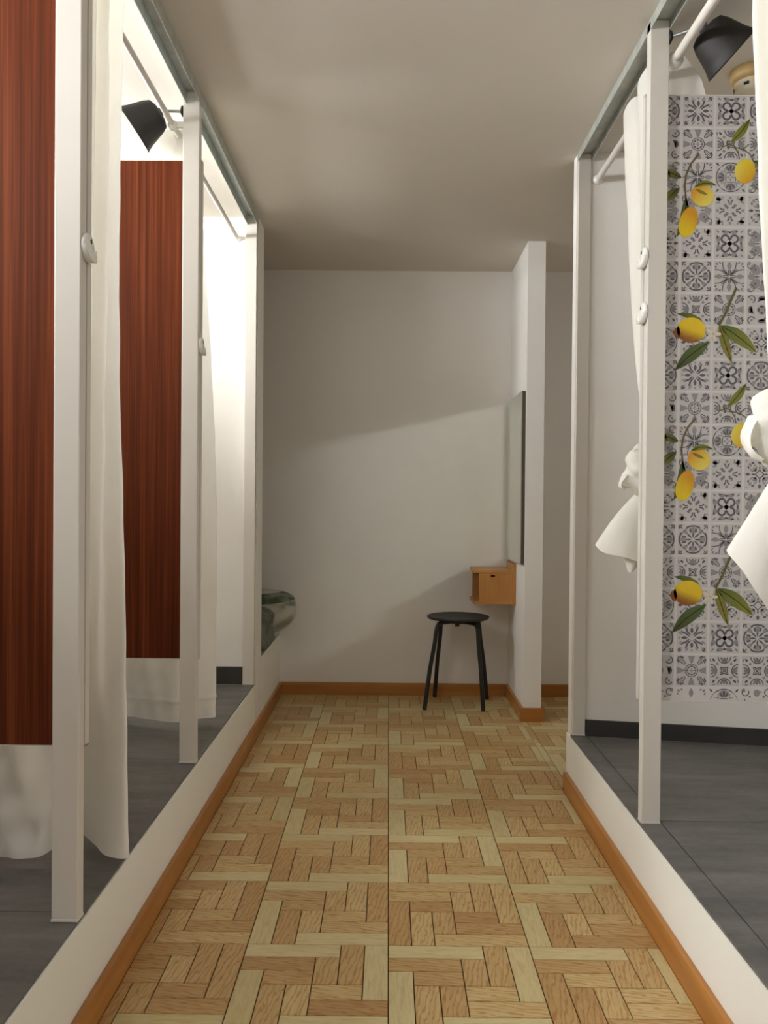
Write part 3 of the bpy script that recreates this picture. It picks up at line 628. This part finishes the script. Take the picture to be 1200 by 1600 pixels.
def knot(c, r, seed, root):
    rows = []
    for i in range(25):
        th = PI * i / 24; rw = []
        for k in range(48):
            ph = 2 * PI * k / 48
            f = 1 + .10 * math.sin(3 * ph + 5 * math.cos(th) + seed) + .07 * math.sin(7 * th + 2 * ph + seed) + .05 * math.sin(9 * th - 3 * ph)
            rw.append((c[0] + r[0] * f * math.sin(th) * math.cos(ph), c[1] + r[1] * f * math.sin(th) * math.sin(ph), c[2] + r[2] * f * math.cos(th)))
        rows.append(rw)
    return put(MB().grid(rows, True).build('knot', 'fabric'), root)

t = thing('curtain', 'white curtain tied in a knot behind the right post with hooks', 'curtain', None, (0.70, 2.3, 0.9))
prof = [row(2.158, (.752, 2.200), (.730, 2.210), (.690, 2.22), (.672, 2.26), (.672, 2.33), (.690, 2.385), (.735, 2.40), (.690, 2.42), (.680, 2.47), (.690, 2.545), (.720, 2.585)),
        row(2.085, (.800, 2.200), (.745, 2.215), (.690, 2.22), (.670, 2.258), (.670, 2.32), (.690, 2.375), (.732, 2.39), (.690, 2.41), (.678, 2.46), (.688, 2.53), (.718, 2.575)),
        row(1.95, (.810, 2.200), (.750, 2.21), (.692, 2.215), (.668, 2.25), (.668, 2.30), (.690, 2.35), (.725, 2.37), (.690, 2.39), (.676, 2.43), (.684, 2.49), (.715, 2.54)),
        row(1.50, (.770, 2.200), (.735, 2.205), (.695, 2.205), (.672, 2.22), (.668, 2.25), (.680, 2.28), (.705, 2.30), (.686, 2.315), (.670, 2.335), (.674, 2.365), (.700, 2.39)),
        row(1.25, (.730, 2.210), (.715, 2.21), (.698, 2.21), (.680, 2.22), (.675, 2.235), (.680, 2.25), (.695, 2.26), (.686, 2.265), (.676, 2.275), (.678, 2.29), (.695, 2.30)),
        row(1.12, (.710, 2.225), (.704, 2.225), (.695, 2.225), (.686, 2.23), (.683, 2.235), (.685, 2.24), (.692, 2.245), (.688, 2.25), (.684, 2.255), (.685, 2.26), (.695, 2.265))]
put(MB().grid(cloth_rows(prof, seed=2.0)).build('cloth', 'fabric'), t)
knot((.672, 2.245, 1.092), (.050, .046, .062), 1.0, t)
flap = [[(.625, 2.225, 1.08), (.615, 2.24, 1.085), (.63, 2.26, 1.08)], [(.605, 2.215, 1.055), (.603, 2.235, 1.05), (.625, 2.27, 1.055)], [(.612, 2.21, 1.035), (.622, 2.235, 1.043), (.65, 2.27, 1.048)]]
put(MB().grid(cloth_rows(flap, 14, 10, .001)).build('flap', 'fabric'), t)
ring0 = [(.685 + .016 * math.cos(a), 2.245 + .016 * math.sin(a), 1.05) for a in (2 * PI * k / 12 for k in range(12))]
def shift(c, k): return c[k:] + c[:k]
lo = [(.742, 2.245, .835), (.725, 2.285, .855), (.665, 2.305, .868), (.60, 2.29, .885), (.556, 2.26, .897), (.545, 2.225, .892), (.560, 2.20, .876), (.60, 2.19, .868), (.635, 2.19, .858), (.668, 2.19, .846), (.705, 2.20, .84), (.735, 2.22, .836)]
md = [tuple(a * .45 + b_ * .55 for a, b_ in zip(p, q)) for p, q in zip(ring0, lo)]
md = [(x, y, z + .012) for x, y, z in md]
def tail(r0_, m_, l_, n=60, nv=26, w_=.0018):
    rows = []
    f = lambda ring, u: cm(ring[-1:] + ring + ring[:2], (1 + u * len(ring)) / (len(ring) + 2))
    for v in range(nv):
        tt = v / (nv - 1); rows.append([wr(cm([f(r0_, u / n), f(m_, u / n), f(l_, u / n)], tt), w_ * tt, 3) for u in range(n)])
    return rows
put(MB().grid(tail(ring0, md, lo), True).build('tail', 'fabric'), t)
fl2 = [[(.60, 2.235, .90), (.63, 2.225, .895), (.655, 2.235, .89)], [(.622, 2.24, .86), (.645, 2.225, .855), (.668, 2.24, .85)], [(.632, 2.24, .826), (.640, 2.235, .822), (.650, 2.24, .83)]]
put(MB().grid(cloth_rows(fl2, 12, 10, .001)).build('hem_corner', 'fabric'), t)
for q in (2.23, 2.33, 2.43, 2.53): put(MB().tube([(.708 + .018 * math.cos(a), q, 2.116 + .018 * math.sin(a)) for a in (2 * PI * k / 20 for k in range(21))], .0022, 8, False).build('ring', 'plastic'), t)

t = thing('curtain', 'bright white curtain tied in a large knot at the right edge of the photo', 'curtain', None, (0.72, 1.56, 0.9))
prof = [row(2.160, (.80, 1.36), (.655, 1.40), (.775, 1.44), (.650, 1.48), (.770, 1.53), (.652, 1.545), (.77, 1.60), (.700, 1.64), (.76, 1.68)),
        row(1.90, (.80, 1.39), (.657, 1.43), (.775, 1.46), (.654, 1.49), (.770, 1.53), (.652, 1.552), (.765, 1.60), (.695, 1.63), (.76, 1.66)),
        row(1.45, (.79, 1.46), (.684, 1.48), (.765, 1.50), (.682, 1.52), (.765, 1.54), (.681, 1.56), (.76, 1.59), (.705, 1.61), (.75, 1.62)),
        row(1.24, (.77, 1.51), (.705, 1.515), (.75, 1.53), (.700, 1.545), (.75, 1.555), (.700, 1.57), (.75, 1.585), (.712, 1.595), (.745, 1.60)),
        row(1.13, (.755, 1.53), (.715, 1.53), (.745, 1.54), (.715, 1.55), (.745, 1.555), (.715, 1.565), (.745, 1.575), (.72, 1.58), (.74, 1.585))]
put(MB().grid(cloth_rows(prof, seed=5.0)).build('cloth', 'fabric'), t)
knot((.728, 1.555, 1.150), (.066, .060, .075), 2.2, t)
flap = [[(.668, 1.53, 1.165), (.655, 1.55, 1.165), (.665, 1.58, 1.165)], [(.650, 1.525, 1.135), (.645, 1.55, 1.125), (.660, 1.60, 1.13)], [(.648, 1.52, 1.105), (.655, 1.545, 1.092), (.675, 1.60, 1.10)], [(.668, 1.515, 1.084), (.675, 1.545, 1.080), (.70, 1.59, 1.09)]]
put(MB().grid(cloth_rows(flap, 18, 14, .0015)).build('flap', 'fabric'), t)
ring0 = [(.735 + .02 * math.cos(a), 1.555 + .02 * math.sin(a), 1.075) for a in (2 * PI * k / 12 for k in range(12))]
lo = [(.86, 1.56, .87), (.83, 1.61, .90), (.77, 1.64, .92), (.70, 1.62, .925), (.645, 1.585, .925), (.618, 1.55, .917), (.634, 1.52, .885), (.655, 1.505, .845), (.678, 1.505, .812), (.695, 1.51, .798), (.74, 1.515, .80), (.82, 1.53, .83)]
md = [tuple(a * .5 + b_ * .5 for a, b_ in zip(p, q)) for p, q in zip(ring0, lo)]
put(MB().grid(tail(ring0, md, lo), True).build('tail', 'fabric'), t)
for q in (1.40, 1.48, 1.56, 1.64): put(MB().tube([(.708 + .019 * math.cos(a), q, 2.116 + .019 * math.sin(a)) for a in (2 * PI * k / 20 for k in range(21))], .0022, 8, False).build('ring', 'plastic'), t)

# ------------------------------------------------------------------ spotlights
def spot(rim, axis, R, Lh, base, label):
    ax = Vector(axis).normalized(); rim = Vector(rim); back = rim - ax * Lh
    t = thing('spot_lamp', label, 'spotlight', 'charcoal cone spotlights', back)
    r1 = 0.046
    pr_ = [(0.0001, -0.004), (r1 * .55, -0.003), (r1 * .92, 0.004), (r1, 0.012), (r1 * 1.10, 0.022), (R * .86, Lh * .72), (R * .97, Lh - 0.006), (R, Lh - .004), (R, Lh), (R * .96, Lh)]
    put(MB().lathe(pr_, back, ax, 40).build('shade', 'lamp'), t)
    inn = put(MB().lathe([(R * .96, Lh - .0005), (R * .93, Lh - .006), (R * .82, Lh * .72), (r1 * 1.02, 0.024), (0.0001, 0.018)], back, ax, 40).build('reflector', 'lampin'), t); inn['label'] = 'pale inside of the shade'
    put(MB().lathe([(0.0001, .018), (.013, .019), (.013, .04), (.024, .055), (.027, .068), (.020, .082), (.0001, .088)], back, ax, 20).build('bulb', 'plastic'), t)
    b0 = Vector(base); mid = back - ax * 0.012
    put(MB().tube([back - ax * .002, mid, b0.lerp(mid, .5), b0], 0.0045, 10).build('arm', 'steel'), t)
    put(MB().lathe([(0.0001, 0.0), (.011, 0.0), (.012, .004), (.012, .014), (.0001, .016)], mid - Vector((0, 0.008, 0)), (0, 1, 0), 16).build('swivel', 'steel'), t)
    d = 1 if b0.x > mid.x else -1
    put(MB().lathe([(0.0001, 0), (.016, 0), (.016, .006), (.008, .010), (.0001, .010)], b0, (-d, 0, 0), 18).build('mount', 'lamp'), t)
spot((-.763, 2.508, 2.094), (-.815, -.06, -.572), .0725, .092, (-.6130, 2.510, 2.150), 'dark cone spotlight above the narrower brown panel on the left')
spot((.823, 2.070, 2.091), (.755, .06, -.65), .0715, .090, (.6858, 2.128, 2.165), 'dark cone spotlight above the lemon panel on the right')

t = thing('smoke_detector', 'small round cream and tan detector on the ceiling behind the lemon panel', 'smoke detector', None, (.998, 2.369, CEIL))
r_ = put(MB().lathe([(0.0001, 0), (.058, 0), (.058, .022), (.050, .034), (.0001, .034)], (.998, 2.369, CEIL - .0002), (0, 0, -1), 32).build('base', 'tan'), t); r_['label'] = 'tan base ring'
put(MB().lathe([(.046, .034), (.046, .060), (.038, .078), (.0001, .082)], (.998, 2.369, CEIL), (0, 0, -1), 32).build('body', 'cream'), t)
for k in range(5):
    a = 2 * PI * k / 5 + .2; v = bx('vent_slot', 'dark', -.006, .008, -.0015, .0015, -.004, .004); v.location = (.998 + .0462 * math.cos(a), 2.369 + .0462 * math.sin(a), CEIL - .050); v.rotation_euler = (0, 0, a + PI / 2); put(v, t)

# ------------------------------------------------------------------ mirror and shelf on the pier
t = thing('wall_mirror', 'narrow frameless mirror on the white pier above the wooden shelf', 'mirror', None, (.62, 4.16, .725))
put(bx('backing', 'mirror_back', .614, .6295, 3.925, 4.405, .724, 1.524), t)
put(bx('glass', 'mirror', .610, .614, 3.925, 4.405, .724, 1.524), t)

t = thing('wall_shelf', 'small open pine box shelf fixed to the pier under the mirror', 'shelf', None, (.53, 4.27, .506))
SY0, SY1 = 4.17, 4.395
put(bx('back_board', 'shelf_z', .612, .6295, SY0, SY1, .506, .709, bevel=.0012), t)
put(bx('top_board', 'shelf_x', .424, .612, SY0, SY1, .660, .675, bevel=.0012), t)
put(bx('bottom_board', 'shelf_x', .424, .612, SY0, SY1, .506, .521, bevel=.0012), t)
b = MB(); nx0, nx1, nz0, nz1 = .505, .527, .640, .652              # front side board with a small finger slot
xs, zs = (.449, nx0, nx1, .612), (.521, nz0, nz1, .660)
for i in range(3):
    for j in range(3):
        if not (i == 1 and j == 1): b.box(xs[i], xs[i + 1], SY0 + .003, SY0 + .015, zs[j], zs[j + 1])
put(b.build('side_panel', 'shelf_z', weld=False), t)
put(bx('side_panel', 'shelf_z', .437, .612, SY1 - .015, SY1 - .003, .521, .660), t)

# ------------------------------------------------------------------ stool
CX, CY, SZ = .350, 4.215, .443
t = thing('stool', 'black round stool with four bent metal legs below the wooden shelf', 'stool', None, (CX, CY, 0))
put(MB().lathe([(0.0001, SZ - .016), (.120, SZ - .016), (.148, SZ - .013), (.1545, SZ - .006), (.154, SZ - .001), (.149, SZ + .001), (.135, SZ - .001), (.08, SZ - .003), (0.0001, SZ - .004)], (CX, CY, 0), (0, 0, 1), 56).build('seat', 'black_plastic'), t)
for k, (fx, fy) in enumerate(((.181, 4.085), (.464, 4.076), (.512, 4.330), (.246, 4.372))):
    dx, dy = fx - CX, fy - CY; fr_ = math.hypot(dx, dy); c, s_ = dx / fr_, dy / fr_; an = math.atan2(dy, dx)
    P3 = lambda r, z: (CX + r * c, CY + r * s_, z)
    ft = P3(fr_ - .0005, .004); e_ = fr_ - .196
    path = [P3(.045, SZ - .026), P3(.095, SZ - .026), P3(.116, SZ - .027), P3(.129, SZ - .034), P3(.137, SZ - .048), P3(.142 + e_ * .1, SZ - .075), P3(.147 + e_ * .2, SZ - .12), P3(.170 + e_ * .55, .20), ft]
    lg = put(MB().tube(path, .0105, 12).build('leg', 'black_metal'), t)
    cp = MB().tube([P3(fr_ - .0010, .018), P3(fr_ + .0006, .0008)], .0118, 12).build('foot_cap', 'black_plastic'); cp.parent = lg; cp.matrix_parent_inverse = Matrix.Translation(-t.location)
    an2 = an + PI / 4; q = bx('seat_clip', 'black_plastic', -.010, .010, -.009, .009, SZ - .042, SZ - .0155); q.location = (CX + .075 * math.cos(an2), CY + .075 * math.sin(an2), 0); put(q, t)
put(MB().tube([(CX + .045 * math.cos(a), CY + .045 * math.sin(a), SZ - .026) for a in (2 * PI * k / 24 for k in range(25))], .0095, 10, False).build('leg_ring', 'black_metal'), t)

# ------------------------------------------------------------------ bed in the far left nook
def soft(cx, cy, cz, hx, hy, hz, e, nu=40, nv=24, fn=None):
    sg = lambda v, p_: math.copysign(abs(v) ** p_, v); rows = []
    for i in range(nv + 1):
        th = -PI / 2 + PI * i / nv; rw = []
        for k in range(nu):
            ph = 2 * PI * k / nu
            p_ = [cx + hx * sg(math.cos(th), e) * sg(math.cos(ph), e), cy + hy * sg(math.cos(th), e) * sg(math.sin(ph), e), cz + hz * sg(math.sin(th), e)]
            if fn: p_ = fn(p_)
            rw.append(tuple(p_))
        rows.append(rw)
    return MB().grid(rows, True)
t = thing('folded_duvet', 'dark grey green folded duvet on the low white base in the far left nook', 'duvet', None, (-1.0, 3.95, .312))
put(soft(-0.986, 3.955, .405,   .440, .186, .092, .25, 56, 24, lambda p_: [p_[0] + .008 * math.sin(p_[2] * 60), p_[1], p_[2] + .006 * math.sin(p_[0] * 17)]).build('cover', 'duvet'), t)
t = thing('pillow', 'pale pillow with a dark green band behind the folded duvet against the back wall', 'pillow', None, (-.74, 4.27, .312))
def pl_fn(p_):
    u = (p_[0] + .75) / .29
    p_[2] += .010 * math.sin(4 * u) * (1 - min(1, abs(u))) + .030 * max(0, u) ** 2; return p_
put(soft(-.752, 4.272, .436, .290, .128, .120, .74, 56, 28, pl_fn).build('cushion', 'pillow'), t)
b = MB(); rws = []
sg = lambda v, p_: math.copysign(abs(v) ** p_, v)
for i in range(17):                                             # dark printed band over the upper edge
    th = .30 + .55 * i / 16; rw = []
    for k in range(25):
        ph = -1.5 + 1.9 * k / 24
        rw.append(tuple(pl_fn([-.752 + .2925 * sg(math.cos(th), .74) * sg(math.cos(ph), .74), 4.272 + .130 * sg(math.cos(th), .74) * sg(math.sin(ph), .74), .436 + .122 * sg(math.sin(th), .74)])))
    rws.append(rw)
q = put(b.grid(rws).build('printed_band', 'pillow_band'), t); q['label'] = 'dark green printed band'
